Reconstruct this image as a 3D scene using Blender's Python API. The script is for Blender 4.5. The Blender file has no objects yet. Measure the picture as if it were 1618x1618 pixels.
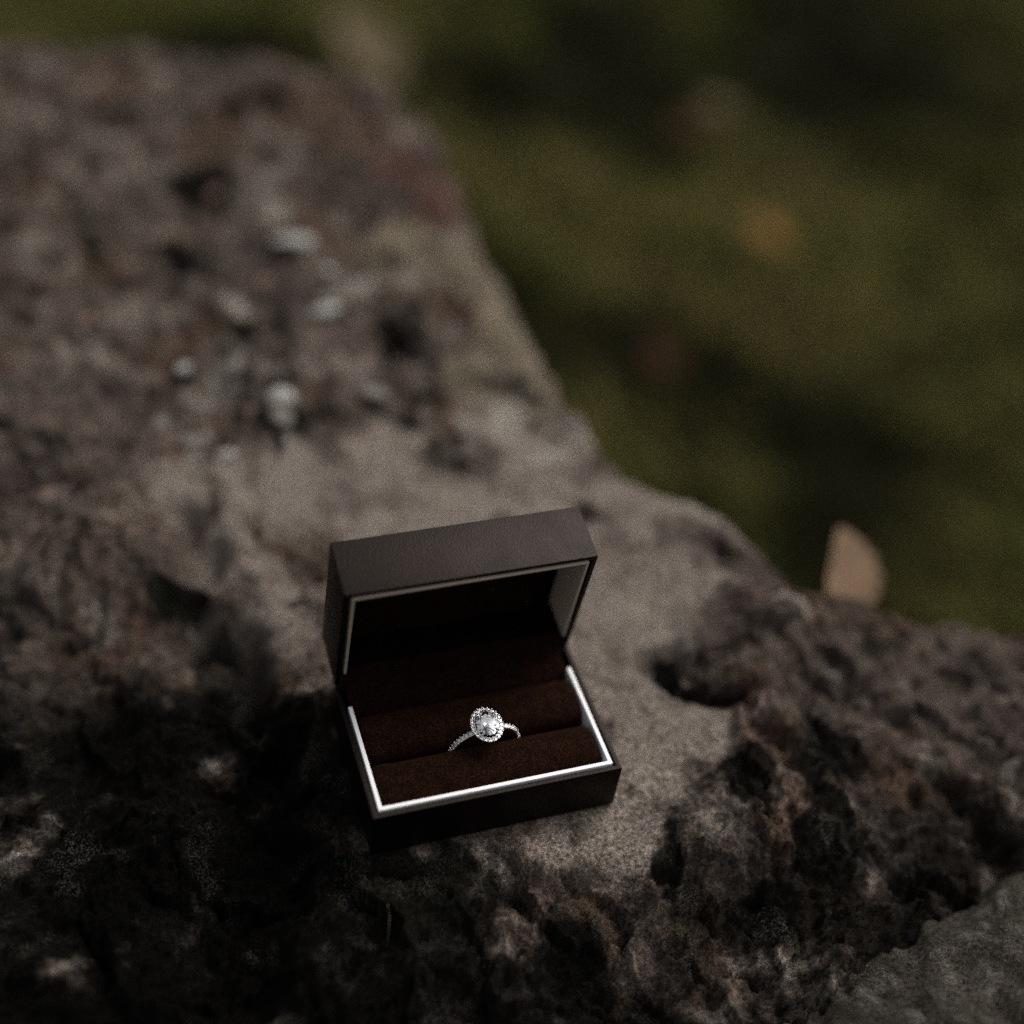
import bpy, bmesh, math, random
import numpy as np
from mathutils import Vector, Matrix
random.seed(7); RNG = np.random.default_rng(11)
R = math.radians
scene = bpy.context.scene
col = scene.collection

# ------------------------------------------------------------------ camera
cam_d = bpy.data.cameras.new('camera'); cam = bpy.data.objects.new('camera', cam_d); col.objects.link(cam)
CAM = Vector((-0.09451663, -0.19841552, 0.32103701))
RT = Vector((0.94687707, -0.30394680, 0.10507218))
DN = Vector((-0.13735548, -0.67764472, -0.72244799))
FW = Vector((0.29078737, 0.66963719, -0.68339501))
M = Matrix.Identity(4)
for i in range(3):
    M[i][0] = RT[i]; M[i][1] = -DN[i]; M[i][2] = -FW[i]; M[i][3] = CAM[i]
cam.matrix_world = M
cam_d.sensor_fit = 'HORIZONTAL'; cam_d.sensor_width = 36.0; cam_d.lens = 50.0
cam_d.clip_start = 0.01; cam_d.clip_end = 2000.0
cam_d.dof.use_dof = True
cam_d.dof.focus_distance = (Vector((0.0, 0.0155, 0.021)) - CAM).dot(FW)
cam_d.dof.aperture_fstop = 2.5
scene.camera = cam

# ------------------------------------------------------------------ sky, sun, exposure
SUN_EL, SUN_AZ = R(54), R(62)          # azimuth clockwise from +y (the far side), towards +x
w = bpy.data.worlds.new('World'); scene.world = w; w.use_nodes = True
nt = w.node_tree
sky = nt.nodes.new('ShaderNodeTexSky'); sky.sky_type = 'NISHITA'; sky.sun_disc = False
sky.sun_elevation = SUN_EL; sky.sun_rotation = SUN_AZ
sky.air_density = 1.0; sky.dust_density = 6.0; sky.ozone_density = 0.6
hs = nt.nodes.new('ShaderNodeHueSaturation'); hs.inputs['Saturation'].default_value = 0.12
bg = nt.nodes['Background']; bg.inputs['Strength'].default_value = 0.12
nt.links.new(sky.outputs[0], hs.inputs['Color']); nt.links.new(hs.outputs[0], bg.inputs['Color'])
sd = bpy.data.lights.new('sun', 'SUN'); sd.energy = 1.5; sd.angle = R(34); sd.color = (1.0, 0.94, 0.86)
so = bpy.data.objects.new('sun', sd); col.objects.link(so)
dirv = Vector((math.sin(SUN_AZ) * math.cos(SUN_EL), math.cos(SUN_AZ) * math.cos(SUN_EL), math.sin(SUN_EL)))
so.rotation_euler = (-dirv).to_track_quat('-Z', 'Y').to_euler(); so.location = dirv * 5
scene.view_settings.view_transform = 'Standard'; scene.view_settings.look = 'None'
scene.view_settings.exposure = 0.2; scene.view_settings.gamma = 1.0; scene.view_settings.use_curve_mapping = False
cy = scene.cycles
cy.max_bounces = 16; cy.transmission_bounces = 14; cy.glossy_bounces = 8; cy.diffuse_bounces = 4
cy.sample_clamp_indirect = 6.0; cy.caustics_refractive = True; cy.use_denoising = False

# ------------------------------------------------------------------ helpers
def tag(o, label=None, cat=None, group=None, kind=None):
    if label: o['label'] = label
    if cat: o['category'] = cat
    if group: o['group'] = group
    if kind: o['kind'] = kind
    return o
def empty(name, loc=(0, 0, 0), rot=(0, 0, 0)):
    o = bpy.data.objects.new(name, None); o.empty_display_size = 0.01
    o.location = loc; o.rotation_euler = rot; col.objects.link(o); return o
def link(name, me, mat=None, parent=None, smooth=False):
    o = bpy.data.objects.new(name, me); col.objects.link(o)
    if mat is not None and not me.materials: me.materials.append(mat)
    if parent is not None: o.parent = parent
    if smooth:
        me.polygons.foreach_set('use_smooth', [True] * len(me.polygons))
        if smooth == 'angle': me.set_sharp_from_angle(angle=R(32))
    return o
def bm_mesh(name, bm):
    bmesh.ops.recalc_face_normals(bm, faces=bm.faces)
    me = bpy.data.meshes.new(name); bm.to_mesh(me); bm.free(); return me
def np_mesh(name, V, F):
    """V (n,3) array, F (m,k) array of k-gons."""
    V = np.asarray(V, np.float32); F = np.asarray(F, np.int32); m, k = F.shape
    me = bpy.data.meshes.new(name)
    me.vertices.add(len(V)); me.vertices.foreach_set('co', V.ravel())
    me.loops.add(m * k); me.loops.foreach_set('vertex_index', F.ravel())
    me.polygons.add(m); me.polygons.foreach_set('loop_start', np.arange(0, m * k, k, dtype=np.int32))
    me.update(calc_edges=True); return me
def set_col(me, C, name='Col'):
    a = me.color_attributes.new(name, 'FLOAT_COLOR', 'POINT')
    C4 = np.ones((len(C), 4), np.float32); C4[:, :3] = C
    a.data.foreach_set('color', C4.ravel())

# noise in numpy ----------------------------------------------------
def _h(ix, iy, s):
    n = (ix.astype(np.int64) * 374761393 + iy.astype(np.int64) * 668265263 + s * 974634777) & 0x7fffffff
    n = ((n ^ (n >> 13)) * 1274126177) & 0x7fffffff
    return ((n ^ (n >> 16)) & 0xffff) / 65535.0
def gnoise(x, y, s=0):
    ix = np.floor(x); iy = np.floor(y); fx = x - ix; fy = y - iy
    u = fx * fx * fx * (fx * (fx * 6 - 15) + 10); v = fy * fy * fy * (fy * (fy * 6 - 15) + 10)
    def g(dx, dy):
        a = _h(ix + dx, iy + dy, s) * 2 * np.pi
        return np.cos(a) * (fx - dx) + np.sin(a) * (fy - dy)
    return 1.45 * ((g(0, 0) * (1 - u) + g(1, 0) * u) * (1 - v) + (g(0, 1) * (1 - u) + g(1, 1) * u) * v)
def fbm(x, y, f, o=5, s=0, gain=0.5, ridged=False):
    t = np.zeros_like(x); a = 1.0; tot = 0
    for i in range(o):
        n = gnoise(x * f, y * f, s + i * 17)
        if ridged: n = 1 - 2 * np.abs(n)
        t += a * n; tot += a; a *= gain; f *= 2.03
    return t / tot
def worley(x, y, f, s=0):
    """returns F1, F2, cell random"""
    X = x * f; Y = y * f; ix = np.floor(X); iy = np.floor(Y)
    f1 = np.full_like(X, 9.0); f2 = np.full_like(X, 9.0); cid = np.zeros_like(X)
    for dx in (-1, 0, 1):
        for dy in (-1, 0, 1):
            cx, cyy = ix + dx, iy + dy
            px = cx + _h(cx, cyy, s); py = cyy + _h(cx, cyy, s + 5)
            d = np.hypot(X - px, Y - py); nearer = d < f1
            f2 = np.where(nearer, f1, np.minimum(f2, d)); cid = np.where(nearer, _h(cx, cyy, s + 9), cid); f1 = np.where(nearer, d, f1)
    return f1, f2, cid
def facets(x, y, f, s=0):
    """a plane of random tilt in every cell: (height for slope 1, cell random)"""
    X = x * f; Y = y * f; ix = np.floor(X); iy = np.floor(Y)
    f1 = np.full_like(X, 9.0); hh = np.zeros_like(X); cid = np.zeros_like(X)
    for dx in (-1, 0, 1):
        for dy in (-1, 0, 1):
            cx, cyy = ix + dx, iy + dy
            ox = X - cx - _h(cx, cyy, s); oy = Y - cyy - _h(cx, cyy, s + 5); d = np.hypot(ox, oy); nearer = d < f1
            a = _h(cx, cyy, s + 11) * 2 * np.pi; k = 0.35 + 0.65 * _h(cx, cyy, s + 13)
            hh = np.where(nearer, (ox * np.cos(a) + oy * np.sin(a)) * k, hh); cid = np.where(nearer, _h(cx, cyy, s + 9), cid); f1 = np.where(nearer, d, f1)
    return hh / f, cid
def sstep(a, b, x):
    t = np.clip((x - a) / (b - a), 0, 1); return t * t * (3 - 2 * t)
def blobs(x, y, L, wob=None, k=1.35):
    t = np.zeros_like(x)
    for bx, by, r in L:
        d2 = (x - bx) ** 2 + ((y - by) / 1.15) ** 2
        t = np.maximum(t, np.exp(-d2 / (2 * (r * 0.75) ** 2)))
    if wob is not None: t = t + wob * np.clip(t * 4, 0, 1)
    return t
def polydist(x, y, P):
    """signed distance to polygon, positive inside"""
    d = np.full_like(x, 9.0); ins = np.zeros(x.shape, bool); n = len(P)
    for i in range(n):
        ax, ay = P[i]; bx, by = P[(i + 1) % n]
        ex, ey = bx - ax, by - ay
        t = np.clip(((x - ax) * ex + (y - ay) * ey) / (ex * ex + ey * ey), 0, 1)
        d = np.minimum(d, np.hypot(x - ax - t * ex, y - ay - t * ey))
        c = ((ay > y) != (by > y)) & (x < (bx - ax) * (y - ay) / (by - ay + 1e-12) + ax)
        ins ^= c
    return np.where(ins, d, -d)

# materials ---------------------------------------------------------
def mat(name, base=(0.5, 0.5, 0.5), rough=0.5, spec=0.5, metal=0.0, attr=None):
    m = bpy.data.materials.new(name); m.use_nodes = True
    b = m.node_tree.nodes['Principled BSDF']
    b.inputs['Base Color'].default_value = (*base, 1); b.inputs['Roughness'].default_value = rough
    b.inputs['Specular IOR Level'].default_value = spec; b.inputs['Metallic'].default_value = metal
    return m, m.node_tree, b
def noise_node(nt, scale, detail=4, rough=0.55, coord='Object'):
    tc = nt.nodes.new('ShaderNodeTexCoord'); n = nt.nodes.new('ShaderNodeTexNoise')
    n.inputs['Scale'].default_value = scale; n.inputs['Detail'].default_value = detail; n.inputs['Roughness'].default_value = rough
    nt.links.new(tc.outputs[coord], n.inputs['Vector']); return n
def bump(nt, b, height, dist, strength=1.0):
    bp = nt.nodes.new('ShaderNodeBump'); bp.inputs['Distance'].default_value = dist; bp.inputs['Strength'].default_value = strength
    nt.links.new(height, bp.inputs['Height']); nt.links.new(bp.outputs[0], b.inputs['Normal']); return bp
def ramp(nt, fac, stops):
    r = nt.nodes.new('ShaderNodeValToRGB'); e = r.color_ramp.elements
    while len(e) < len(stops): e.new(0.5)
    for k, (p, c) in enumerate(stops):
        e[k].position = p; e[k].color = (*c, 1) if len(c) == 3 else c
    nt.links.new(fac, r.inputs[0]); return r
def mul(nt, a, b_):
    mx = nt.nodes.new('ShaderNodeMix'); mx.data_type = 'RGBA'; mx.blend_type = 'MULTIPLY'; mx.inputs[0].default_value = 1
    nt.links.new(a, mx.inputs[6]); nt.links.new(b_, mx.inputs[7]); return mx.outputs[2]

def rock_material(name):
    m, nt, b = mat(name, rough=0.9, spec=0.03)
    at = nt.nodes.new('ShaderNodeAttribute'); at.attribute_name = 'Col'
    li = nt.nodes.new('ShaderNodeAttribute'); li.attribute_name = 'Lic'
    n1 = noise_node(nt, 800, 8, 0.75); n2 = noise_node(nt, 2600, 5, 0.7); n3 = noise_node(nt, 1500, 6, 0.72)
    r1 = ramp(nt, n1.outputs[0], [(0.36, (0.22, 0.22, 0.23)), (0.50, (0.95, 0.95, 0.95)), (0.66, (2.1, 2.0, 1.9))])
    r2 = ramp(nt, n2.outputs[0], [(0.34, (0.42, 0.42, 0.42)), (0.5, (1, 1, 1)), (0.66, (1.8, 1.75, 1.7))])
    body = mul(nt, mul(nt, at.outputs['Color'], r1.outputs[0]), r2.outputs[0])
    # granular crust lichen: fine pale grains where the Lic attribute allows it
    r3 = ramp(nt, n3.outputs[0], [(0.50, (0, 0, 0)), (0.60, (1, 1, 1))])
    k = nt.nodes.new('ShaderNodeMath'); k.operation = 'MULTIPLY'; k.use_clamp = True
    nt.links.new(r3.outputs[0], k.inputs[0]); nt.links.new(li.outputs['Fac'], k.inputs[1])
    mx = nt.nodes.new('ShaderNodeMix'); mx.data_type = 'RGBA'; nt.links.new(k.outputs[0], mx.inputs[0]); nt.links.new(body, mx.inputs[6])
    lc = nt.nodes.new('ShaderNodeRGB'); lc.outputs[0].default_value = (0.135, 0.128, 0.108, 1)
    nt.links.new(mul(nt, lc.outputs[0], r2.outputs[0]), mx.inputs[7]); nt.links.new(mx.outputs[2], b.inputs['Base Color'])
    ad = nt.nodes.new('ShaderNodeMath'); ad.operation = 'MULTIPLY_ADD'; ad.inputs[1].default_value = 0.35
    nt.links.new(n2.outputs[0], ad.inputs[0]); nt.links.new(n1.outputs[0], ad.inputs[2])
    bump(nt, b, ad.outputs[0], 0.0018, 1.0)
    return m
ROCK = rock_material('weathered_rock')

def lint(nt, b, base, scale, thr, src=None):
    # sparse specks of pale dust
    tc = nt.nodes.new('ShaderNodeTexCoord'); v = nt.nodes.new('ShaderNodeTexVoronoi'); v.inputs['Scale'].default_value = scale
    nt.links.new(tc.outputs['Object'], v.inputs['Vector'])
    sp = nt.nodes.new('ShaderNodeSeparateColor'); nt.links.new(v.outputs['Color'], sp.inputs[0])
    a = nt.nodes.new('ShaderNodeMath'); a.operation = 'GREATER_THAN'; a.inputs[1].default_value = thr; nt.links.new(sp.outputs[0], a.inputs[0])
    c = nt.nodes.new('ShaderNodeMath'); c.operation = 'LESS_THAN'; c.inputs[1].default_value = 0.045; nt.links.new(v.outputs['Distance'], c.inputs[0])
    k = nt.nodes.new('ShaderNodeMath'); k.operation = 'MULTIPLY'; nt.links.new(a.outputs[0], k.inputs[0]); nt.links.new(c.outputs[0], k.inputs[1])
    mx = nt.nodes.new('ShaderNodeMix'); mx.data_type = 'RGBA'; nt.links.new(k.outputs[0], mx.inputs[0])
    if src is None: mx.inputs[6].default_value = (*base, 1)
    else: nt.links.new(src, mx.inputs[6])
    mx.inputs[7].default_value = (0.30, 0.27, 0.23, 1); nt.links.new(mx.outputs[2], b.inputs['Base Color'])
def leather():
    m, nt, b = mat('brown_leatherette', (0.0024, 0.0015, 0.0013), 0.38, 0.145)
    b.inputs['Specular Tint'].default_value = (1.0, 0.80, 0.72, 1)
    n = noise_node(nt, 2600, 3, 0.6); v = nt.nodes.new('ShaderNodeTexVoronoi'); v.inputs['Scale'].default_value = 2200
    tc = nt.nodes.new('ShaderNodeTexCoord'); nt.links.new(tc.outputs['Object'], v.inputs['Vector'])
    ad = nt.nodes.new('ShaderNodeMath'); nt.links.new(n.outputs[0], ad.inputs[0]); nt.links.new(v.outputs['Distance'], ad.inputs[1])
    bump(nt, b, ad.outputs[0], 0.00009, 0.6)
    n2 = noise_node(nt, 120, 4, 0.6)
    rr = ramp(nt, n2.outputs[0], [(0.3, (0.36,) * 3), (0.7, (0.46,) * 3)]); nt.links.new(rr.outputs[0], b.inputs['Roughness'])
    lint(nt, b, (0.0024, 0.0015, 0.0013), 230, 0.94)
    return m
LEATHER = leather()
def velvet(name, base, sheen):
    m, nt, b = mat(name, base, 0.95, 0.05)
    n = noise_node(nt, 2600, 4, 0.75); n2 = noise_node(nt, 260, 3, 0.6)
    r1 = ramp(nt, n.outputs[0], [(0.38, (0.08, 0.07, 0.07)), (0.52, (1, 1, 1)), (0.66, (6.5, 4.8, 3.8))])
    r2 = ramp(nt, n2.outputs[0], [(0.3, (0.6, 0.6, 0.6)), (0.7, (1.5, 1.4, 1.3))])
    c = nt.nodes.new('ShaderNodeRGB'); c.outputs[0].default_value = (*base, 1)
    lint(nt, b, base, 260, 0.90, mul(nt, mul(nt, c.outputs[0], r1.outputs[0]), r2.outputs[0]))
    b.inputs['Sheen Weight'].default_value = sheen; b.inputs['Sheen Roughness'].default_value = 0.45
    b.inputs['Sheen Tint'].default_value = (0.55, 0.22, 0.10, 1)
    bump(nt, b, n.outputs[0], 0.0006, 1.0)
    return m
VELVET = velvet('brown_velvet', (0.0066, 0.0029, 0.0016), 0.03)
PADCLOTH = velvet('dark_brown_suede', (0.0060, 0.0028, 0.0017), 0.01)
def card(name, c):
    m, nt, b = mat(name, c, 0.6, 0.3)
    n = noise_node(nt, 1500, 4); r = ramp(nt, n.outputs[0], [(0.3, tuple(x * 0.93 for x in c)), (0.7, c)])
    nt.links.new(r.outputs[0], b.inputs['Base Color']); bump(nt, b, n.outputs[0], 0.00004, 0.4); return m
WHITE = card('white_card', (0.80, 0.79, 0.80))
CREAM = card('cream_card', (0.46, 0.37, 0.28))
def metal_mat():
    m, nt, b = mat('white_gold', (0.86, 0.85, 0.83), 0.14, 0.5, 1.0)
    n = noise_node(nt, 4000, 2); r = ramp(nt, n.outputs[0], [(0.3, (0.10,) * 3), (0.7, (0.2,) * 3)]); nt.links.new(r.outputs[0], b.inputs['Roughness']); return m
METAL = metal_mat()
def gem(name, tint):
    m = bpy.data.materials.new(name); m.use_nodes = True; nt = m.node_tree
    nt.nodes.remove(nt.nodes['Principled BSDF']); out = nt.nodes['Material Output']
    g = nt.nodes.new('ShaderNodeBsdfGlass'); g.inputs['IOR'].default_value = 2.42; g.inputs['Roughness'].default_value = 0.0
    g.inputs['Color'].default_value = (*tint, 1); nt.links.new(g.outputs[0], out.inputs[0]); return m
DIAMOND = gem('diamond', (0.99, 0.99, 1.0))

# ------------------------------------------------------------------ ground
GZ = -0.40
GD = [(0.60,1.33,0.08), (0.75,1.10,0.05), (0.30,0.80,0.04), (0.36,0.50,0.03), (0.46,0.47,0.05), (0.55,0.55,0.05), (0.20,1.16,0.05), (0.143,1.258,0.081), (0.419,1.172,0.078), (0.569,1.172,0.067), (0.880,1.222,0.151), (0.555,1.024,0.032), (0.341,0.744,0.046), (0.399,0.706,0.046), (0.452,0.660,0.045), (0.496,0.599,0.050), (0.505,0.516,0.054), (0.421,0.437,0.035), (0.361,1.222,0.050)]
GO = [(0.351,1.068,0.073), (0.426,0.982,0.079), (0.511,0.886,0.084), (0.650,0.928,0.076), (0.424,0.800,0.054), (0.545,0.740,0.061), (0.325,0.606,0.037), (0.372,0.557,0.052), (0.411,0.519,0.047), (0.324,1.304,0.044), (0.618,0.739,0.050)]
def ground_h(x, y):
    return GZ - 0.035 + 0.03 * fbm(x, y, 2.2, 4, 3) * np.clip(1 - np.hypot(x, y) / 40, 0, 1)
def grid_lines(lo, hi, c0, c1, dense, ratio=1.25):
    a = list(np.arange(c0, c1 + dense * 0.5, dense)); s = dense; p = c1
    while p < hi: s *= ratio; p += s; a.append(min(p, hi))
    s = dense; p = c0; L = []
    while p > lo: s *= ratio; p -= s; L.append(max(p, lo))
    return np.array(L[::-1] + a)
def hgrid(xs, ys):
    X, Y = np.meshgrid(xs, ys); n, m = X.shape
    i = np.arange(n * m).reshape(n, m)
    F = np.stack([i[:-1, :-1], i[:-1, 1:], i[1:, 1:], i[1:, :-1]], -1).reshape(-1, 4)
    return X.ravel(), Y.ravel(), F
gx, gy, gf = hgrid(grid_lines(-400, 400, -0.9, 2.3, 0.02, 1.35), grid_lines(-400, 400, -0.6, 2.8, 0.02, 1.35))
me = np_mesh('ground', np.stack([gx, gy, ground_h(gx, gy)], 1), gf)
m, nt, b = mat('soil', (0.02, 0.017, 0.009), 0.95, 0.02)
n = noise_node(nt, 6, 8, 0.65); n2 = noise_node(nt, 90, 4, 0.6)
r = ramp(nt, n.outputs[0], [(0.32, (0.003, 0.003, 0.0015)), (0.5, (0.008, 0.0075, 0.003)), (0.68, (0.018, 0.015, 0.006))])
r2 = ramp(nt, n2.outputs[0], [(0.3, (0.6,) * 3), (0.7, (1.4,) * 3)])
nt.links.new(mul(nt, r.outputs[0], r2.outputs[0]), b.inputs['Base Color']); bump(nt, b, n2.outputs[0], 0.01, 0.8)
g = link('ground', me, m, smooth=True); tag(g, 'dark soil under the lawn behind the boulder', 'ground', kind='structure')

# grass blades (one mass)
N = 95000
bx = RNG.uniform(-0.75, 2.1, N); by = RNG.uniform(-0.1, 2.5, N)
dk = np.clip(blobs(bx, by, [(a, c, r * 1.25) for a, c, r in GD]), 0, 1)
lt = np.clip(blobs(bx, by, [(a, c, r * 1.5) for a, c, r in GO]), 0, 1)
clump = 1.3 * fbm(bx, by, 13, 2, 41)
keep = RNG.uniform(0, 1, N) < np.clip(0.75 + 0.9 * clump - 0.45 * dk + 0.2 * lt, 0.12, 1)
bx, by, dk, lt, clump = bx[keep], by[keep], dk[keep], lt[keep], clump[keep]; N = len(bx)
L = RNG.uniform(0.022, 0.05, N) * (1 + 0.5 * clump) * (1 - 0.35 * dk); az = RNG.uniform(0, 2 * np.pi, N); lean = RNG.uniform(0.25, 1.1, N)
wd = RNG.uniform(0.0010, 0.0022, N); bz = ground_h(bx, by) - 0.002
dx, dy = np.cos(az), np.sin(az); px, py = -dy * wd, dx * wd
def pt(t, sgn, wf):
    bend = lean * t * t
    return np.stack([bx + dx * L * bend + sgn * px * wf, by + dy * L * bend + sgn * py * wf, bz + L * (t - 0.35 * lean * t * t)], 1)
V = np.stack([pt(0, -1, 1), pt(0, 1, 1), pt(0.55, 1, 0.8), pt(0.55, -1, 0.8), pt(1.0, 0.6, 0.15), pt(1.0, -0.6, 0.15)], 1).reshape(-1, 3)
o6 = (np.arange(N) * 6)[:, None]
F = np.concatenate([o6 + np.array([0, 1, 2, 3]), o6 + np.array([3, 2, 4, 5])])
me = np_mesh('grass', V, F)
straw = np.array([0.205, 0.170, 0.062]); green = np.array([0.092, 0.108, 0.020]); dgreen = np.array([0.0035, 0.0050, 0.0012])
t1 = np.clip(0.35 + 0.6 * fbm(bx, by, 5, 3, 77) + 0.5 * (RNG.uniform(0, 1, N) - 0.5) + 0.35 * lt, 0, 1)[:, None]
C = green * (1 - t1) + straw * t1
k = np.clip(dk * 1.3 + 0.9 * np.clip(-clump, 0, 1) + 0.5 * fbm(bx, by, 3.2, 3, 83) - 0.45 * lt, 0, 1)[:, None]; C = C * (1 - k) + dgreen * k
C *= RNG.uniform(0.65, 1.3, N)[:, None]
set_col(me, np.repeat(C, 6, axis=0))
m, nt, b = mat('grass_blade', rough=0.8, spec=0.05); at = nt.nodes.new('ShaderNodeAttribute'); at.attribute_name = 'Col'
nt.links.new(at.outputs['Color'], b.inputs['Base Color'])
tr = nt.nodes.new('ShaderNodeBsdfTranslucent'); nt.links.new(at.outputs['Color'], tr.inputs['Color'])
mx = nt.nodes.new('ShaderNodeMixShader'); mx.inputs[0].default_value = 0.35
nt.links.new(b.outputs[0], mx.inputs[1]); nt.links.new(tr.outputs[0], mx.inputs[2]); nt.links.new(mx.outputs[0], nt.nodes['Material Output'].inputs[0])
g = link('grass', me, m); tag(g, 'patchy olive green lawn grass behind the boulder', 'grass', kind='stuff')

# ------------------------------------------------------------------ boulder
SLAB = [(0.096,0.100,0.012), (0.086,0.112,0.014), (0.078,0.062,0.014), (0.068,0.020,0.012), (-0.050,0.120,0.012), (-0.045,0.080,0.010), (-0.062,0.145,0.010), (-0.028,0.145,0.019), (-0.007,0.132,0.019), (0.020,0.123,0.021), (0.053,0.123,0.017), (0.074,0.088,0.019), (0.064,0.062,0.018), (0.055,0.034,0.015), (0.052,0.011,0.013), (0.034,-0.004,0.011), (0.015,-0.008,0.007), (0.010,0.151,0.015), (0.051,0.164,0.014), (0.062,0.141,0.013), (0.089,0.071,0.009), (-0.040,0.098,0.006), (0.01,0.08,0.03), (0.03,0.05,0.025)]
DARK = [(-0.066,0.108,0.006), (-0.064,0.088,0.005), (-0.058,0.060,0.009), (-0.046,0.045,0.014), (-0.043,0.023,0.015), (-0.060,0.007,0.018), (-0.040,-0.008,0.019), (-0.021,-0.022,0.019), (-0.040,-0.035,0.020), (-0.075,-0.017,0.014), (-0.012,-0.047,0.019), (0.067,0.038,0.004), (0.072,0.031,0.005), (0.082,0.025,0.005), (0.072,-0.005,0.009), (0.101,-0.001,0.011), (0.089,-0.020,0.011), (0.065,-0.038,0.010), (-0.030,0.035,0.010), (0.025,0.209,0.011), (-0.027,0.323,0.015), (-0.042,0.274,0.010), (0.031,0.142,0.004), (-0.025,0.218,0.007), (0.011,0.382,0.011), (-0.006,0.384,0.008), (-0.026,0.164,0.005), (0.009,-0.035,0.010), (0.044,-0.017,0.005), (-0.1,-0.03,0.03), (-0.06,-0.07,0.03), (-0.1,0.02,0.02), (0.02,-0.08,0.03), (0.07,-0.08,0.02)]  # dark stains; the patches left of and before the box paint in shade
BROWN = [(0.083,0.008,0.009), (0.080,-0.018,0.011), (0.019,-0.032,0.010), (0.020,-0.052,0.010), (0.046,-0.039,0.012), (-0.071,0.074,0.007), (-0.074,0.045,0.007), (-0.019,0.358,0.016), (0.032,0.374,0.025)]
PURPLE = [(0.094,0.087,0.013), (0.098,0.050,0.012), (0.085,0.045,0.010), (0.116,0.074,0.009), (0.037,0.319,0.021), (-0.019,0.249,0.019)]
YELLOW = [(0.066,0.235,0.009), (0.074,0.205,0.009), (0.075,0.172,0.009), (0.070,0.262,0.007), (0.046,0.269,0.013), (0.061,0.249,0.010), (0.069,0.214,0.010), (0.072,0.193,0.008), (0.049,0.182,0.009)]
RED = [(0.058,0.328,0.013), (0.072,0.300,0.012), (0.065,0.310,0.012), (0.061,0.286,0.008)]
PALE = [(0.080,0.152,0.008), (0.092,0.126,0.007), (-0.05,0.17,0.006), (-0.04,0.195,0.007), (-0.03,0.235,0.005), (0.0,0.30,0.008), (0.02,0.24,0.006), (0.055,0.163,0.009), (0.065,0.144,0.008), (0.039,0.156,0.006), (0.104,0.126,0.006), (0.109,0.105,0.006), (0.114,0.057,0.004), (0.042,-0.014,0.002), (-0.068,0.048,0.003)]
OUT = [(-0.60,0.36), (-0.3,0.452), (-0.099,0.462), (-0.023,0.452), (0.035,0.424), (0.070,0.404), (0.083,0.353), (0.078,0.288), (0.079,0.233), (0.080,0.18), (0.080,0.148), (0.093,0.127), (0.110,0.110), (0.122,0.086), (0.127,0.066), (0.143,0.060), (0.187,0.036), (0.27,0.00), (0.33,-0.06), (0.33,-0.16), (0.22,-0.30), (-0.6,-0.32)]
def crack(x, y, pts, wdt):
    d = np.full_like(x, 9.0)
    for (ax, ay), (bx_, by_) in zip(pts[:-1], pts[1:]):
        ex, ey = bx_ - ax, by_ - ay
        t = np.clip(((x - ax) * ex + (y - ay) * ey) / (ex * ex + ey * ey), 0, 1)
        d = np.minimum(d, np.hypot(x - ax - t * ex, y - ay - t * ey))
    return np.exp(-(d / wdt) ** 2)
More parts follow.
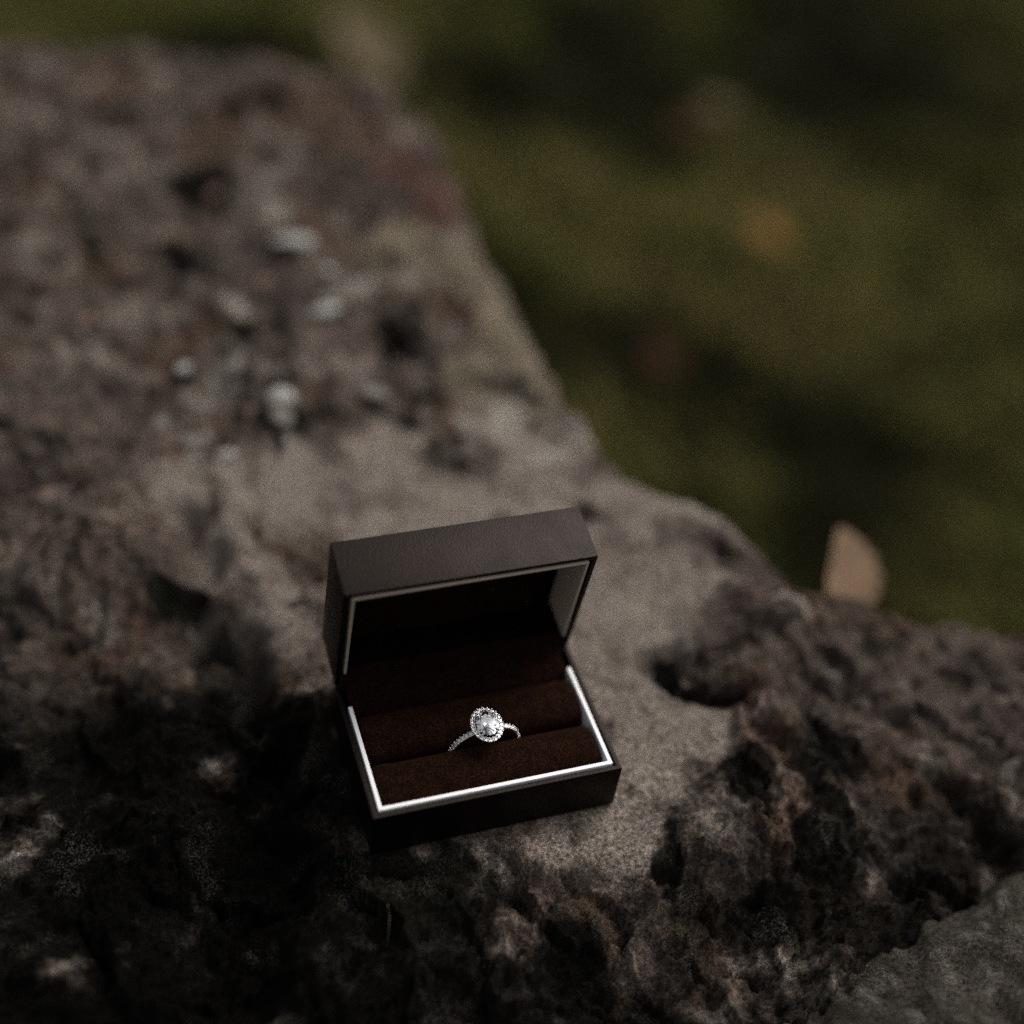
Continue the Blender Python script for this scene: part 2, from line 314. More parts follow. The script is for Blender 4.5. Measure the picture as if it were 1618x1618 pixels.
def boulder_fields(x, y):
    wx = x + 0.006 * fbm(x, y, 40, 3, 5); wy = y + 0.006 * fbm(x, y, 40, 3, 8)
    sd_ = polydist(wx, wy, OUT)
    wob = 0.45 * fbm(x, y, 85, 5, 21, 0.6)
    qx = wx + 0.010 * fbm(x, y, 55, 4, 23, 0.6); qy = wy + 0.012 * fbm(x, y, 55, 4, 25, 0.6)
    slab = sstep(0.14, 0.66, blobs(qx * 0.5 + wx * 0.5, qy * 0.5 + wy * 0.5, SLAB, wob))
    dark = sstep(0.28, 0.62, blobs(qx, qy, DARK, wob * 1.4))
    cong = sstep(0.14, 0.19, wy + 0.25 * (wx - 0.02)) * (1 - slab)
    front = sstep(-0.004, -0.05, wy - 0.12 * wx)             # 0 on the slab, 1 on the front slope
    lx = wx + 0.022 * fbm(x, y, 20, 3, 15); ly = wy + 0.02 * fbm(x, y, 20, 3, 16)
    left = sstep(-0.044, -0.070, lx) * sstep(0.15, 0.09, ly)
    under = sstep(0.006, 0.0, np.maximum(np.abs(x) - 0.036, np.abs(y - 0.022) - 0.024))
    h = np.zeros_like(x)
    # rolling form and facets
    h += 0.010 * fbm(x, y, 9, 4, 31) * (1 - slab) + 0.0025 * fbm(x, y, 22, 4, 33)
    f1, f2, cid = worley(wx + 0.004 * fbm(x, y, 60, 2, 2), wy, 38, 12)
    rough = np.clip(1 - slab * 0.85, 0, 1)
    h += rough * (0.0032 * (cid - 0.5) + 0.0020 * sstep(0.0, 0.3, f2 - f1) - 0.0016)
    h += rough * 0.0042 * fbm(x, y, 120, 5, 51, 0.6) + (1 - rough * 0.5) * 0.0009 * fbm(x, y, 150, 5, 55, 0.62)
    h += rough * 0.0014 * fbm(x, y, 70, 5, 57, 0.55, ridged=True)
    fx_ = wx + 0.5 * (wx - x) + 0.0012 * fbm(x, y, 220, 3, 27); fy_ = wy + 0.0012 * fbm(x, y, 220, 3, 28)
    fa, ca = facets(fx_ * 1.25, fy_ + 0.35 * fx_, 44, 201); fb, cb = facets(fx_, fy_ * 1.3 - 0.3 * fx_, 115, 207); fc, cc = facets(fx_, fy_, 260, 213)
    fr = rough * (1 - 0.6 * cong) * (0.55 + 0.35 * front) * (0.45 + 0.55 * sstep(0.0, 0.02, sd_ - 0.004))
    h += fr * (0.50 * fa + 0.004 * (ca - 0.5) + 0.42 * fb + 0.0016 * (cb - 0.5) + 0.30 * fc)
    h += cong * (0.007 * fbm(x, y, 55, 3, 61) + 0.006)
    # front slope and left hollow
    h -= front * (0.004 + (0.42 - 0.12 * sstep(0.0, 0.08, wx)) * np.clip(-(wy - 0.12 * wx) - 0.012, 0, 1)) 
    h -= left * 0.014
    # lumps right of the slab
    for ax, ay, r, a in ((0.096, 0.058, 0.022, 0.010), (0.095, 0.092, 0.02, 0.005), (0.088, 0.010, 0.018, 0.004), (-0.078, 0.062, 0.016, 0.012), (-0.082, 0.028, 0.016, 0.009), (-0.09, 0.12, 0.02, 0.008)):
        h += a * np.exp(-((x - ax) ** 2 + (y - ay) ** 2) / (2 * (r * 0.7) ** 2))
    # cracks
    cr = 0.007 * crack(wx, wy, [(0.063,0.044),(0.067,0.034),(0.074,0.029),(0.086,0.025),(0.084,0.010),(0.09,-0.008)], 0.0032)
    cr += 0.008 * crack(lx, ly, [(-0.066,0.13),(-0.061,0.105),(-0.058,0.08),(-0.054,0.058),(-0.05,0.03),(-0.056,0.0)], 0.0055)
    cr += 0.004 * crack(wx, wy, [(0.018,0.147),(0.028,0.143),(0.042,0.139)], 0.003)
    cr += 0.006 * crack(wx, wy, [(0.01,0.225),(0.022,0.212),(0.032,0.196)], 0.005)
    cr += 0.005 * crack(wx, wy, [(0.0,-0.016),(0.015,-0.020),(0.03,-0.019),(0.046,-0.020),(0.06,-0.03)], 0.003)
    cr += 0.0035 * crack(qx, qy, [(0.121,0.070),(0.121,0.042),(0.119,0.017),(0.128,-0.004),(0.142,-0.02),(0.15,-0.05)], 0.0036)
    h -= cr
    h = h * (1 - under) + (-0.0006) * under - 0.0006 * (1 - under)
    h = np.where(np.maximum(np.abs(x) - 0.040, np.abs(y - 0.022) - 0.028) < 0, np.minimum(h, -0.0003 + 0.6 * np.clip(np.maximum(np.abs(x) - 0.0345, np.abs(y - 0.022) - 0.0225), 0, 1)), h)
    # rounded outer edge falling to the lawn
    e = np.clip(0.016 - sd_, 0, None)
    h -= np.where(sd_ > 0, 0.5 * e ** 2 / 0.016, 0.5 * 0.016 + (e - 0.016) * 7.0)
    h = np.maximum(h, GZ - 0.08)
    # ---------------- colour (the stone's own tones, with shade painted in at left and front)
    base = np.array([0.105, 0.083, 0.070]); tan = np.array([0.218, 0.187, 0.162]); dcol = np.array([0.0026, 0.0024, 0.0020])
    brown = np.array([0.088, 0.058, 0.042]); purp = np.array([0.066, 0.052, 0.046]); yel = np.array([0.212, 0.180, 0.132]); red = np.array([0.105, 0.052, 0.043]); pale = np.array([0.27, 0.245, 0.215])
    def mixc(C, c, k): return C * (1 - k[:, None]) + c * k[:, None]
    C = np.tile(base, (len(x), 1))
    n1 = fbm(x, y, 48, 5, 91, 0.58); n2 = fbm(x, y, 28, 4, 95); n3 = fbm(x, y, 200, 4, 97, 0.6)
    C = mixc(C, brown, sstep(0.0, 0.4, n2)); C = mixc(C, purp, sstep(0.05, 0.35, -n2))
    C = mixc(C, dcol * 7, sstep(0.10, 0.42, n1) * rough)
    C = mixc(C, tan * 1.1, sstep(0.08, 0.35, -n1) * 0.75)
    n4 = fbm(x, y, 115, 3, 93, 0.55)
    C = mixc(C, dcol * 7, sstep(0.18, 0.45, n4) * rough * 0.6); C = mixc(C, np.array([0.24, 0.205, 0.175]), sstep(0.22, 0.45, -n4) * cong * 0.6)
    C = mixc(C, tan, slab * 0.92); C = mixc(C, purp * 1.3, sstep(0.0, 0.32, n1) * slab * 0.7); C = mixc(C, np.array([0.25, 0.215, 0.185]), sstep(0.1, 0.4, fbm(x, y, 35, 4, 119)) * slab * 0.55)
    for Lb, c, a in ((BROWN, brown, 0.75), (PURPLE, purp, 0.8), ([(a, c, r * 1.3) for a, c, r in YELLOW], yel, 0.8), (RED, red, 0.75), (PALE, pale, 0.9)):
        C = mixc(C, c, a * sstep(0.28, 0.65, blobs(qx, qy, Lb, wob * 1.2)))
    C = C * (1 + fr * (0.55 * (ca - 0.5) + 0.6 * (cb - 0.5) + 0.4 * (cc - 0.5)))[:, None]
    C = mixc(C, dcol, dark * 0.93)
    front_shade = sstep(0.3, 1.0, front)  # shade over the near slope, put into the rock colour
    C = mixc(C, dcol * 1.8, front_shade * sstep(-0.38, 0.12, n2 + n1 * 0.6) * 0.9)
    shade_paint = np.maximum(sstep(-0.030, -0.056, wx) * sstep(0.112, 0.062, wy), sstep(0.0, -0.06, wx) * sstep(0.0, -0.03, wy))  # shade beside and before the box, painted as near-black rock colour
    C = mixc(C, dcol, shade_paint * sstep(-0.62, -0.15, n2 * 0.8 + n1 * 0.7) * 0.97)
    # crustose lichen: where it may grow (its fine grains come from the material)
    lic = sstep(0.08, 0.42, fbm(x, y, 60, 5, 99, 0.62) + 0.25 * fbm(x, y, 17, 2, 101)) * rough * (0.25 + 0.3 * (1 - cong))
    gre = sstep(0.1, 0.5, fbm(x, y, 33, 4, 103)) * rough * (0.3 + 0.7 * dark)
    C = mixc(C, np.array([0.008, 0.009, 0.006]), gre * 0.6)
    return h, np.clip(C, 0.0012, 0.5), sd_, lic
def lines(segs):
    out = []
    for a, b_, n in segs: out.append(np.linspace(a, b_, n, endpoint=False))
    return np.concatenate(out + [np.array([segs[-1][1]])])
xs = lines([(-0.62, -0.22, 60), (-0.22, -0.11, 90), (-0.11, 0.13, 380), (0.13, 0.20, 100), (0.20, 0.40, 60)])
ys = lines([(-0.34, -0.12, 60), (-0.12, 0.06, 310), (0.06, 0.18, 140), (0.18, 0.56, 250)])
X, Y, F = hgrid(xs, ys)
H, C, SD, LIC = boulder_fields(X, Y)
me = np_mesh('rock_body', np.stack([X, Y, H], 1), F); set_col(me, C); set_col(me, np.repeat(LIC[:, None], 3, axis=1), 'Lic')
bould = empty('boulder', (0, 0, GZ)); tag(bould, 'large weathered brown boulder with flat top carrying the open ring box', 'boulder')
rb = link('rock_body', me, ROCK, bould, smooth=True); rb.location = (0, 0, -GZ)
def hz(x, y):
    i = np.clip(np.searchsorted(ys, y), 0, len(ys) - 1); j = np.clip(np.searchsorted(xs, x), 0, len(xs) - 1)
    return float(H[i * len(xs) + j])

# pebbles bedded in the rough far part of the boulder
def pebble_mesh(seed):
    bm = bmesh.new(); bmesh.ops.create_icosphere(bm, subdivisions=2, radius=1.0)
    rr = random.Random(seed); ps = [Vector((rr.uniform(-1, 1), rr.uniform(-1, 1), rr.uniform(-1, 1))).normalized() for _ in range(7)]; ks = [rr.uniform(0.62, 0.95) for _ in ps]
    for v in bm.verts:
        for p, k in zip(ps, ks):
            d = v.co.dot(p)
            if d > k: v.co -= p * (d - k) * 0.85
    return bm_mesh('pebble', bm)
def pebmat(name, c):
    m, nt, b = mat(name, c, 0.92, 0.05); n = noise_node(nt, 3.0, 5, 0.65)
    r = ramp(nt, n.outputs[0], [(0.3, tuple(k * 0.55 for k in c)), (0.65, c)]); nt.links.new(r.outputs[0], b.inputs['Base Color']); bump(nt, b, n.outputs[0], 0.2, 0.5); return m
PM = [pebmat('white_quartz', (0.46, 0.44, 0.41)), pebmat('grey_pebble', (0.24, 0.215, 0.19)), pebmat('pink_pebble', (0.22, 0.15, 0.12)), pebmat('dark_pebble', (0.06, 0.05, 0.05))]
pmesh = {}
def pebble(x, y, r, mi, sink=0.35):
    key = (mi, random.randrange(4))
    if key not in pmesh:
        pmesh[key] = pebble_mesh(key[0] * 10 + key[1]); pmesh[key].materials.append(PM[mi]); pmesh[key].polygons.foreach_set('use_smooth', [True] * len(pmesh[key].polygons))
    o = bpy.data.objects.new('pebble', pmesh[key]); col.objects.link(o); o.parent = bould
    o.scale = (r * random.uniform(1.0, 1.7), r * random.uniform(0.7, 1.1), r * random.uniform(0.4, 0.6)); o.rotation_euler = (random.uniform(-.4, .4), random.uniform(-.4, .4), random.uniform(0, 6.28))
    o.location = (x, y, hz(x, y) + r * (0.35 - sink) - GZ)
PEB = [(0.001,0.274,0.0075,0), (0.013,0.255,0.0045,0), (0.004,0.229,0.0045,0), (-0.021,0.184,0.0048,0), (0.001,0.322,0.0055,1), (-0.044,0.165,0.0036,0), (0.010,0.178,0.0036,1), (-0.054,0.173,0.0034,1), (-0.023,0.174,0.0036,1), (-0.046,0.189,0.0036,1), (-0.034,0.201,0.0034,1), (-0.052,0.204,0.0034,0), (-0.055,0.157,0.0028,1), (-0.033,0.179,0.0028,2)]
for p in PEB: pebble(*p)
for k in range(36):
    x, y = random.uniform(-0.16, 0.06), random.uniform(0.155, 0.42)
    pebble(x, y, random.uniform(0.0018, 0.0048), random.choice((1, 2, 2, 3, 3, 1)), 0.62)

# neighbouring stones
def stone(name, loc, rad, seed, cols, label, res=7, rot=0.0, tilt=(0, 0)):
    bm = bmesh.new(); bmesh.ops.create_icosphere(bm, subdivisions=res, radius=1.0)
    V = np.array([v.co[:] for v in bm.verts]); F = np.array([[v.index for v in f.verts] for f in bm.faces]); bm.free()
    V = V / (np.sum(np.abs(V) ** 4.5, axis=1, keepdims=True) ** (1 / 4.5))           # blocky
    rr = np.random.default_rng(seed)
    for k in range(12):
        p = rr.normal(size=3); p /= np.linalg.norm(p); d = V @ p; kk = rr.uniform(1.0, 1.2)
        V = V - np.outer(np.clip(d - kk, 0, None) * 0.9, p)
    V = V * np.array(rad); V = V @ np.array(Matrix.Rotation(rot, 3, 'Z') @ Matrix.Rotation(tilt[0], 3, 'X') @ Matrix.Rotation(tilt[1], 3, 'Y')).T
    a, b2 = V[:, 0] + loc[0] + 0.7 * V[:, 2], V[:, 1] + loc[1] + 0.6 * V[:, 2]
    n = fbm(a, b2, 40, 5, seed, 0.6); n2 = fbm(a, b2, 170, 5, seed + 3, 0.65)
    nrm = V / np.linalg.norm(V, axis=1, keepdims=True)
    fz, _c = facets(a, b2, 60, seed + 40); V = V + nrm * (0.006 * n + 0.0026 * n2 + 0.35 * fz)[:, None]
    me = np_mesh(name, V, F); C0, C1, C2 = (np.array(q) for q in cols)
    k = sstep(-0.35, 0.35, n)[:, None]; C = C0 * (1 - k) + C1 * k; k = sstep(0.05, 0.4, n2)[:, None]; C = C * (1 - k) + C2 * k
    set_col(me, C); set_col(me, np.repeat((0.9 * sstep(-0.1, 0.4, n2 + 0.6 * n))[:, None], 3, axis=1), 'Lic'); o = link(name, me, ROCK, smooth=True); o.location = loc; tag(o, label, 'stone'); return o
stone('stone', (0.104, -0.150, -0.096), (0.104, 0.104, 0.100), 9, ((0.060, 0.053, 0.045), (0.028, 0.025, 0.021), (0.11, 0.10, 0.085)), 'grey speckled stone at the bottom right corner, in front of the boulder', rot=R(14), tilt=(R(-3), R(-4)))

# ------------------------------------------------------------------ ring box
W, D, HB, HL, TH = 0.068, 0.0440, 0.01614, 0.01680, R(80.77)
box = empty('ring_box', (0, 0.022, 0)); tag(box, 'open dark brown leather ring box with white lined tray on the boulder', 'ring box')
OFF = Vector((0, -0.022, 0))
def shell(wx, ly, lz, t, bev, floor=0.001):
    """box open towards +z, lying x -wx/2..wx/2, y 0..ly, z 0..lz"""
    bm = bmesh.new(); bmesh.ops.create_cube(bm, size=1.0)
    for v in bm.verts: v.co = Vector((v.co.x * wx, (v.co.y + 0.5) * ly, (v.co.z + 0.5) * lz))
    top = [f for f in bm.faces if f.normal.z > 0.9][0]
    bmesh.ops.inset_region(bm, faces=[top], thickness=t)
    ex_ = bmesh.ops.extrude_face_region(bm, geom=[top]); nv = [q for q in ex_['geom'] if isinstance(q, bmesh.types.BMVert)]
    bmesh.ops.translate(bm, verts=nv, vec=(0, 0, -(lz - floor)))
    if top.is_valid: bmesh.ops.delete(bm, geom=[top], context='FACES_ONLY')
    bmesh.ops.recalc_face_normals(bm, faces=bm.faces)
    bmesh.ops.bevel(bm, geom=bm.edges[:], offset=bev, segments=3, affect='EDGES', profile=0.6)
    return bm
def bx(bm, x0, x1, y0, y1, z0, z1, bev=0.0):
    r = bmesh.ops.create_cube(bm, size=1.0); vs = r['verts']
    for v in vs: v.co = Vector(((v.co.x + .5) * (x1 - x0) + x0, (v.co.y + .5) * (y1 - y0) + y0, (v.co.z + .5) * (z1 - z0) + z0))
    return vs
def uframe(x, y0, y1, z0, z1, t, bev, open_front=False):
    """three-sided upright strip: closed at y0, open at y1"""
    pts = [(-x, y1), (-x, y0), (x, y0), (x, y1), (x - t, y1), (x - t, y0 + t), (-x + t, y0 + t), (-x + t, y1)]
    bm = bmesh.new(); lo = [bm.verts.new((a, c, z0)) for a, c in pts]; hi = [bm.verts.new((a, c, z1)) for a, c in pts]
    quads = [(0, 1, 6, 7), (1, 2, 5, 6), (2, 3, 4, 5)]
    for q in quads: bm.faces.new([hi[i] for i in q]); bm.faces.new([lo[i] for i in q[::-1]])
    n = len(pts)
    for i in range(n): j = (i + 1) % n; bm.faces.new((lo[i], lo[j], hi[j], hi[i]))
    bmesh.ops.recalc_face_normals(bm, faces=bm.faces)
    es = [e for e in bm.edges if len(e.link_faces) == 2 and e.calc_face_angle(0) > 0.5]
    bmesh.ops.bevel(bm, geom=es, offset=bev, segments=3, affect='EDGES', profile=0.55)
    return bm
sh = link('base_shell', bm_mesh('base_shell', shell(W, D, HB, 0.0019, 0.00016)), LEATHER, box, 'angle'); sh.location = OFF
tr_ = link('tray_lining', bm_mesh('tray_lining', uframe(0.03205, 0.00195, 0.0362, 0.0012, HB + 0.0002, 0.0011, 0.00016)), WHITE, box, 'angle'); tr_.location = OFF
def roll(cyy, czz, ry, rz, x0, x1):
    nx, na = 90, 64; V = []; 
    xs_ = np.linspace(x0, x1, nx)
    for i, xx in enumerate(xs_):
        e = min(xx - x0, x1 - xx); s = 1 - 0.16 * max(0, 1 - e / 0.0016) ** 2
        for a in range(na):
            th = 2 * math.pi * a / na; c, sn = math.cos(th), math.sin(th)
            q = 2 / 2.9
            V.append((xx, cyy + s * ry * math.copysign(abs(c) ** q, c), czz + s * rz * math.copysign(abs(sn) ** q, sn)))
    V = np.array(V); n = fbm(V[:, 0] * 1 + V[:, 2], V[:, 1] + V[:, 2] * .7, 130, 4, 200)
    V[:, 2] += 0.00022 * n * (V[:, 2] > czz); V[:, 1] += 0.00015 * n
    i = np.arange(nx * na).reshape(nx, na); F = np.stack([i[:-1], np.roll(i[:-1], -1, 1), np.roll(i[1:], -1, 1), i[1:]], -1).reshape(-1, 4)
    V = np.concatenate([V, [[x0 + 0.0002, cyy, czz], [x1 - 0.0002, cyy, czz]]]); k = nx * na
    caps = [(k, (a + 1) % na, a, a) for a in range(0)]
    bm = bmesh.new(); vs = [bm.verts.new(v) for v in V]
    for f in F: bm.faces.new([vs[t] for t in f])
    for a in range(na):
        bm.faces.new((vs[k], vs[(a + 1) % na], vs[a])); o2 = (nx - 1) * na; bm.faces.new((vs[k + 1], vs[o2 + a], vs[o2 + (a + 1) % na]))
    return bm_mesh('cushion_roll', bm)
r1 = link('cushion_roll', roll(0.0108, 0.0088, 0.0075, 0.0076, -0.0304, 0.0304), VELVET, box, True); r1.location = OFF
r2 = link('cushion_roll', roll(0.0273, 0.0088, 0.0075, 0.0076, -0.0304, 0.0304), VELVET, box, True); r2.location = OFF
# lid: local axes x, r (away from the hinge), d (into the lid)
c_, s_ = math.cos(TH), math.sin(TH)
LM = Matrix(((1, 0, 0, 0), (0, -c_, -s_, D), (0, s_, -c_, HB + 0.0002), (0, 0, 0, 1)))   # columns x, r, -d  (shell opens towards +z = -d)
LM.translation += OFF
lidm = bm_mesh('lid', shell(W, D, HL, 0.0019, 0.0003))
for v in lidm.vertices: v.co.z -= HL
lid = link('lid', lidm, LEATHER, box, 'angle'); lid.matrix_local = LM
um = uframe(0.0319, 0.0012, 0.0373, -0.0125, 0.0002, 0.0008, 0.00018)
for v in um.verts: v.co.y = D - 0.0012 - v.co.y + 0.0012 - 0.0008
link('lid_lining', bm_mesh('lid_lining', um), CREAM, lid, 'angle')
# padded panel inside the lid
nx, ny = 60, 44; xs_ = np.linspace(-0.0306, 0.0306, nx); ys_ = np.linspace(0.0022, 0.0414, ny)
PX, PY = np.meshgrid(xs_, ys_); u = (PX / 0.0306) ** 2; v_ = ((PY - 0.0218) / 0.0196) ** 2
bul = np.clip(1 - u ** 3, 0, 1) ** 0.5 * np.clip(1 - v_ ** 3, 0, 1) ** 0.5
PZ = -0.0150 + 0.0050 * bul + 0.0003 * fbm(PX.ravel(), PY.ravel(), 90, 3, 7).reshape(PX.shape)
i = np.arange(nx * ny).reshape(ny, nx); F = np.stack([i[:-1, :-1], i[:-1, 1:], i[1:, 1:], i[1:, :-1]], -1).reshape(-1, 4)
link('lid_pad', np_mesh('lid_pad', np.stack([PX.ravel(), PY.ravel(), PZ.ravel()], 1), F), PADCLOTH, lid, True)
# cloth strip bridging the hinge behind the rear roll
prof = [(0.0345, 0.0105), (0.0358, 0.0140), (0.0385, 0.0150), (0.0415, 0.0158), (0.0436, 0.0172), (0.0448, 0.0195), (0.0452, 0.022)]
V = [(x, y, z) for x in (-0.0312, 0.0312) for y, z in prof] + [(x, y + 0.0004, z - 0.0005) for x in (-0.0312, 0.0312) for y, z in prof]
n = len(prof); F = [(k, k + 1, n + k + 1, n + k) for k in range(n - 1)] + [(2 * n + k, 3 * n + k, 3 * n + k + 1, 2 * n + k + 1) for k in range(n - 1)]
hc = link('hinge_cloth', np_mesh('hinge_cloth', V, F), PADCLOTH, box, True); hc.location = OFF

bm = bmesh.new(); pr_ = [(D + 0.0001, HB - 0.004), (D + 0.0006, HB - 0.003), (D + 0.0010, HB), (D + 0.0015, HB + 0.003), (D + 0.0012, HB + 0.0032), (D - 0.0004, HB + 0.0001)]
A_ = [bm.verts.new((-0.0336, a - 0.022, c)) for a, c in pr_]; B_ = [bm.verts.new((0.0336, a - 0.022, c)) for a, c in pr_]
for k in range(6): bm.faces.new((A_[k], A_[(k + 1) % 6], B_[(k + 1) % 6], B_[k]))
bm.faces.new(A_[::-1]); bm.faces.new(B_); link('hinge_spine', bm_mesh('hinge_spine', bm), LEATHER, box, False)

# ------------------------------------------------------------------ ring
RO = 0.0099; RW = 0.0013
ring = empty('diamond_ring', (0.0021, 0.0199, 0.0014), (R(6.5), R(-3.5), R(2))); tag(ring, 'silver halo ring with oval diamond standing between the brown cushions', 'ring')
CZ = RO
bm = bmesh.new(); nseg = 120; sec = [(-RW / 2, -0.0004), (-RW / 2, 0.00035), (-RW / 2 + 0.0002, 0.0005), (RW / 2 - 0.0002, 0.0005), (RW / 2, 0.00035), (RW / 2, -0.0004), (RW / 2 - 0.0004, -0.0006), (-RW / 2 + 0.0004, -0.0006)]
rows = []
for k in range(nseg):
    a = 2 * math.pi * k / nseg; rows.append([bm.verts.new((math.sin(a) * (RO - 0.0006 + q), yy, CZ + math.cos(a) * (RO - 0.0006 + q))) for yy, q in sec])
for k in range(nseg):
    A, B = rows[k], rows[(k + 1) % nseg]
    for j in range(len(sec)): bm.faces.new((A[j], A[(j + 1) % len(sec)], B[(j + 1) % len(sec)], B[j]))
band = link('band', bm_mesh('band', bm), METAL, ring, True)
def brilliant(n, pav=0.86, crown=0.30):
    bm = bmesh.new(); t = math.pi * 2
    for k in range(8): a = t * k / 8; bm.verts.new((0.56 * math.cos(a), 0.56 * math.sin(a), crown))
    if n > 8:
        for k in range(8): a = t * (k + .5) / 8; bm.verts.new((0.80 * math.cos(a), 0.80 * math.sin(a), crown * 0.60))
    for k in range(n):
        a = t * (k + .5) / n; bm.verts.new((math.cos(a), math.sin(a), 0.025)); bm.verts.new((math.cos(a), math.sin(a), -0.025))
    bm.verts.new((0, 0, -pav)); bmesh.ops.convex_hull(bm, input=bm.verts[:])
    me = bm_mesh('gem', bm); me.materials.append(DIAMOND); return me
big = brilliant(16); small = brilliant(8)
def gemstone(name, me, loc, nrm, sc, parent, spin=0.0):
    o = bpy.data.objects.new(name, me); col.objects.link(o); o.parent = parent
    q = Vector(nrm).to_track_quat('Z', 'Y'); o.rotation_mode = 'QUATERNION'; o.rotation_quaternion = q; o.location = loc; o.scale = sc; return o
beads = bmesh.new()
def bead(bm, p, r, sub=1):
    q = bmesh.ops.create_icosphere(bm, subdivisions=sub, radius=r); bmesh.ops.translate(bm, verts=q['verts'], vec=p)
step = 0.00125 / RO
for sgn in (-1, 1):
    for k in range(15):
        a = sgn * (0.33 + step * k); n3 = Vector((math.sin(a), 0, math.cos(a)))
        gemstone('pave_stone', small, n3 * (RO + 0.00005) + Vector((0, 0, CZ)), n3, (0.00068,) * 3, band)
        for sy in (-1, 1):
            a2 = a + sgn * step / 2; m3 = Vector((math.sin(a2), 0, math.cos(a2)))
            bead(beads, m3 * (RO + 0.00012) + Vector((0, sy * 0.00062, CZ)), 0.00026)
link('band_bead', bm_mesh('band_bead', beads), METAL, band, True)
# halo plate
HZ = CZ + RO + 0.0016; HA, HBB = 0.00372, 0.00470
bm = bmesh.new(); prof = [(-0.00046, -0.0001), (-0.00046, -0.0010), (0.00035, -0.0010), (0.00046, -0.0003), (0.00036, -0.0001)]
rows = []; ns = 72
for k in range(ns):
    a = 2 * math.pi * k / ns; nx_, ny_ = math.cos(a) / HA, math.sin(a) / HBB; l = math.hypot(nx_, ny_); nx_, ny_ = nx_ / l, ny_ / l
    rows.append([bm.verts.new((HA * math.cos(a) + nx_ * q, HBB * math.sin(a) + ny_ * q, HZ + z)) for q, z in prof])
for k in range(ns):
    A, B = rows[k], rows[(k + 1) % ns]
    for j in range(len(prof)): bm.faces.new((A[j], A[(j + 1) % len(prof)], B[(j + 1) % len(prof)], B[j]))
halo = link('halo', bm_mesh('halo', bm), METAL, ring, True)
beads = bmesh.new(); NS = 23; arc = [0.0]; AA = np.linspace(0, 2 * np.pi, 2001); ex = HA * np.cos(AA); ey = HBB * np.sin(AA)
cum = np.concatenate([[0], np.cumsum(np.hypot(np.diff(ex), np.diff(ey)))])
for k in range(NS):
    a = float(np.interp(cum[-1] * k / NS, cum, AA)); p = Vector((HA * math.cos(a), HBB * math.sin(a), HZ + 0.00008))
    gemstone('halo_stone', small, p, (0.18 * math.cos(a), 0.18 * math.sin(a), 1), (0.00064,) * 3, halo)
    a2 = float(np.interp(cum[-1] * (k + .5) / NS, cum, AA)); n2 = Vector((math.cos(a2) / HA, math.sin(a2) / HBB, 0)).normalized()
    for sg in (-1, 1): bead(beads, Vector((HA * math.cos(a2), HBB * math.sin(a2), HZ + 0.00012)) + n2 * 0.00052 * sg, 0.00025)
link('halo_bead', bm_mesh('halo_bead', beads), METAL, halo, True)
# centre stone, its basket and claws
SZ = HZ + 0.0010
gemstone('centre_diamond', big, (0, 0, SZ), (0, 0, 1), (0.00298, 0.00385, 0.0031), ring)
def tube(bm, pts, rads, n=8):
    rows = []
    for k, p in enumerate(pts):
        d = (pts[min(k + 1, len(pts) - 1)] - pts[max(k - 1, 0)]).normalized(); u = d.orthogonal().normalized(); v = d.cross(u)
        rows.append([bm.verts.new(p + (u * math.cos(t) + v * math.sin(t)) * rads[k]) for t in (2 * math.pi * j / n for j in range(n))])
    for A, B in zip(rows[:-1], rows[1:]):
        for j in range(n): bm.faces.new((A[j], A[(j + 1) % n], B[(j + 1) % n], B[j]))
    bm.faces.new(rows[0][::-1]); bm.faces.new(rows[-1])
for a in (R(48), R(132), R(228), R(312)):
    bm = bmesh.new(); gx_, gy_ = 0.00298 * math.cos(a), 0.00385 * math.sin(a)
    tube(bm, [Vector((gx_ * .35, gy_ * .35, CZ + RO - 0.0004)), Vector((gx_ * .8, gy_ * .8, HZ - 0.0002)), Vector((gx_ * 1.05, gy_ * 1.05, SZ)), Vector((gx_ * 1.0, gy_ * 1.0, SZ + 0.0005)), Vector((gx_ * .86, gy_ * .86, SZ + 0.00075))], [0.00035, 0.00033, 0.00032, 0.00036, 0.00022])
    link('prong', bm_mesh('prong', bm), METAL, ring, True)
for sgn in (-1, 1):
    bm = bmesh.new(); tube(bm, [Vector((sgn * HA, 0, HZ - 0.0005)), Vector((sgn * 0.0028, 0, CZ + RO - 0.0008))], [0.0005, 0.0006]); link('shoulder', bm_mesh('shoulder', bm), METAL, ring, True)

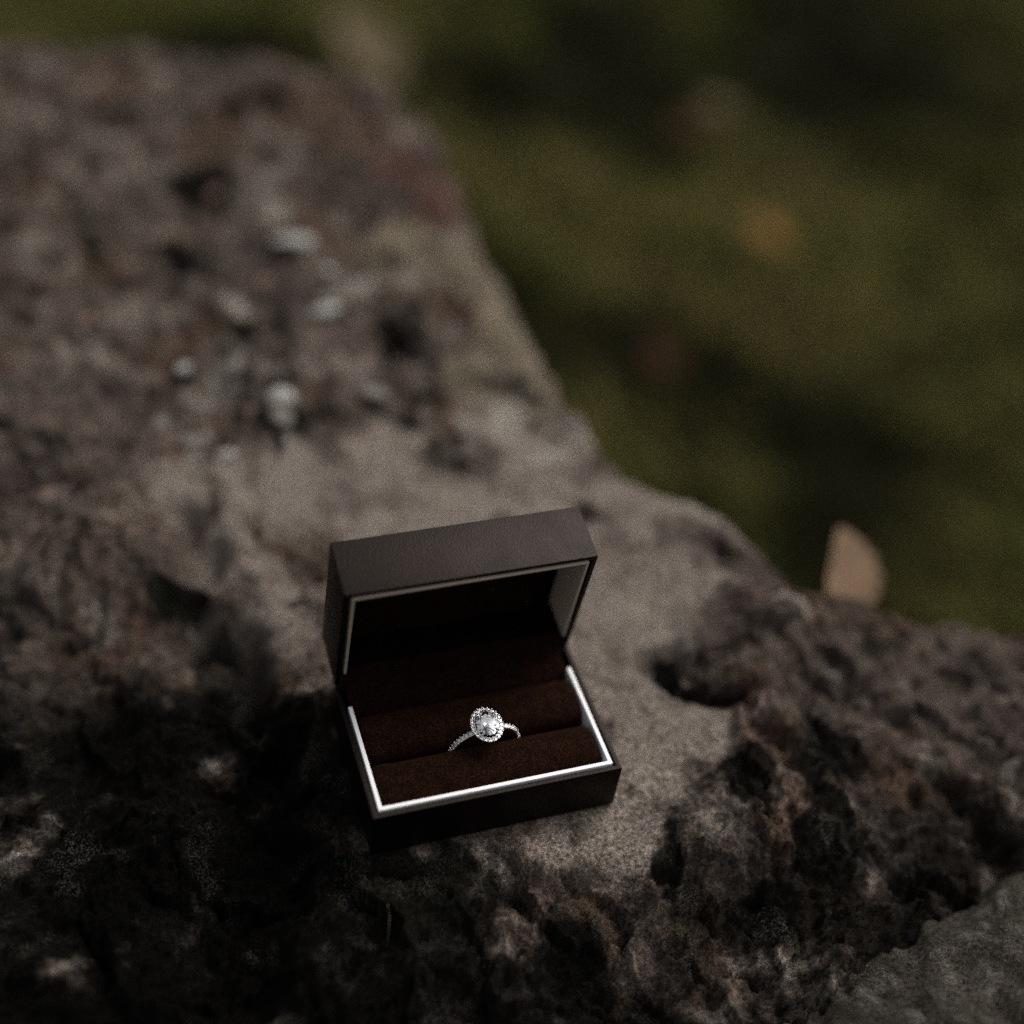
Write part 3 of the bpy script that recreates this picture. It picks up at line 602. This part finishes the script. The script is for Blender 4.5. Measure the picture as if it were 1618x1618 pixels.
# ------------------------------------------------------------------ fallen leaves
def leaf_mat(name, c, transl=0.4):
    m, nt, b = mat(name, c, 0.85, 0.08); n = noise_node(nt, 120, 5, 0.6)
    r = ramp(nt, n.outputs[0], [(0.3, tuple(k * 0.6 for k in c)), (0.6, c)]); nt.links.new(r.outputs[0], b.inputs['Base Color'])
    t = nt.nodes.new('ShaderNodeBsdfTranslucent'); nt.links.new(r.outputs[0], t.inputs['Color']); mx = nt.nodes.new('ShaderNodeMixShader'); mx.inputs[0].default_value = transl
    nt.links.new(b.outputs[0], mx.inputs[1]); nt.links.new(t.outputs[0], mx.inputs[2]); nt.links.new(mx.outputs[0], nt.nodes['Material Output'].inputs[0]); return m
def leaf(loc, rot, ln, wd_, m, label, curl=0.25, seed=0):
    e = empty('fallen_leaf', loc, rot); tag(e, label, 'leaf', 'fallen leaves on the lawn')
    rr = random.Random(seed); V = []; F = []; n = 17; mcols = (-1, -0.5, 0, 0.5, 1)
    for i in range(n):
        t = i / (n - 1); hw = wd_ / 2 * (math.sin(math.pi * min(1, t * 0.98 + 0.01)) ** 0.75) * (1 + 0.10 * math.sin(t * 40)) * (1 - 0.25 * t)
        for k in mcols: V.append((k * hw, t * ln, curl * ln * (t - 0.5) ** 2 + abs(k) * hw * 0.45 + rr.uniform(-1, 1) * ln * 0.012))
    for i in range(n - 1):
        for k in range(4): F.append((i * 5 + k, i * 5 + k + 1, i * 5 + k + 6, i * 5 + k + 5))
    link('leaf_blade', np_mesh('leaf_blade', V, F), m, e, True)
    bm = bmesh.new(); tube(bm, [Vector((0, -0.35 * ln, 0.1 * ln)), Vector((0, 0, curl * ln * .25)), Vector((0, 0.5 * ln, 0.0)), Vector((0, 0.95 * ln, curl * ln * .2))], [0.0007, 0.0007, 0.0005, 0.0002], 6); link('leaf_stem', bm_mesh('leaf_stem', bm), m, e, True)
    return e
LO = leaf_mat('orange_leaf', (0.34, 0.17, 0.06)); LT = leaf_mat('tan_leaf', (0.21, 0.165, 0.10)); LB = leaf_mat('brown_leaf', (0.06, 0.030, 0.016)); LP = leaf_mat('peach_leaf', (0.66, 0.45, 0.30), 0.6)
gh = lambda x, y: float(ground_h(np.array([x]), np.array([y]))[0])
leaf((0.575, 0.795, gh(0.575, 0.795) + 0.036), (R(18), 0, R(30)), 0.045, 0.034, LO, 'orange dead leaf lying on the lawn at right', seed=1)
leaf((0.560, 1.020, gh(0.56, 1.02) + 0.034), (R(8), 0, R(-60)), 0.06, 0.042, LB, 'dark brown dead leaf in the upper middle of the lawn', seed=2)
leaf((0.285, 1.150, gh(0.285, 1.15) + 0.04), (R(24), 0, R(25)), 0.11, 0.075, LT, 'large pale tan leaf just beyond the far end of the boulder', seed=3)
leaf((0.648, 1.060, gh(0.648, 1.06) + 0.036), (R(12), 0, R(80)), 0.045, 0.03, LT, 'small tan leaf further out to the right of the dark brown leaf', seed=4)
leaf((0.390, 0.640, gh(0.39, 0.64) + 0.034), (R(10), 0, R(-20)), 0.05, 0.035, LB, 'brown dead leaf in the grass nearest to the boulder edge', seed=5)
pl = leaf((0.1600, 0.082, -0.056), (R(66), R(14), R(26)), 0.044, 0.044, LP, 'peach coloured dry leaf standing upright behind the right end of the boulder', 0.15, 6)

# a dry straw on the dark front of the boulder
st = bmesh.new(); x0, y0 = -0.0335, -0.0160; x1, y1 = -0.0352, -0.0235
tube(st, [Vector((x0, y0, hz(x0, y0) + 0.0020)), Vector(((x0 + x1) / 2 + 0.0003, (y0 + y1) / 2, max(hz(x0, y0), hz(x1, y1)) + 0.0022)), Vector((x1, y1, hz(x1, y1) + 0.0012))], [0.00008, 0.0001, 0.00006], 5)
m, nt, b = mat('dry_straw', (0.42, 0.33, 0.18), 0.6, 0.2); n = noise_node(nt, 900); r = ramp(nt, n.outputs[0], [(0.3, (0.10, 0.08, 0.045)), (0.7, (0.22, 0.18, 0.11))]); nt.links.new(r.outputs[0], b.inputs['Base Color'])
s = link('dry_straw', bm_mesh('dry_straw', st), m, smooth=True); tag(s, 'tiny dry straw on the dark rock in front of the box', 'straw')
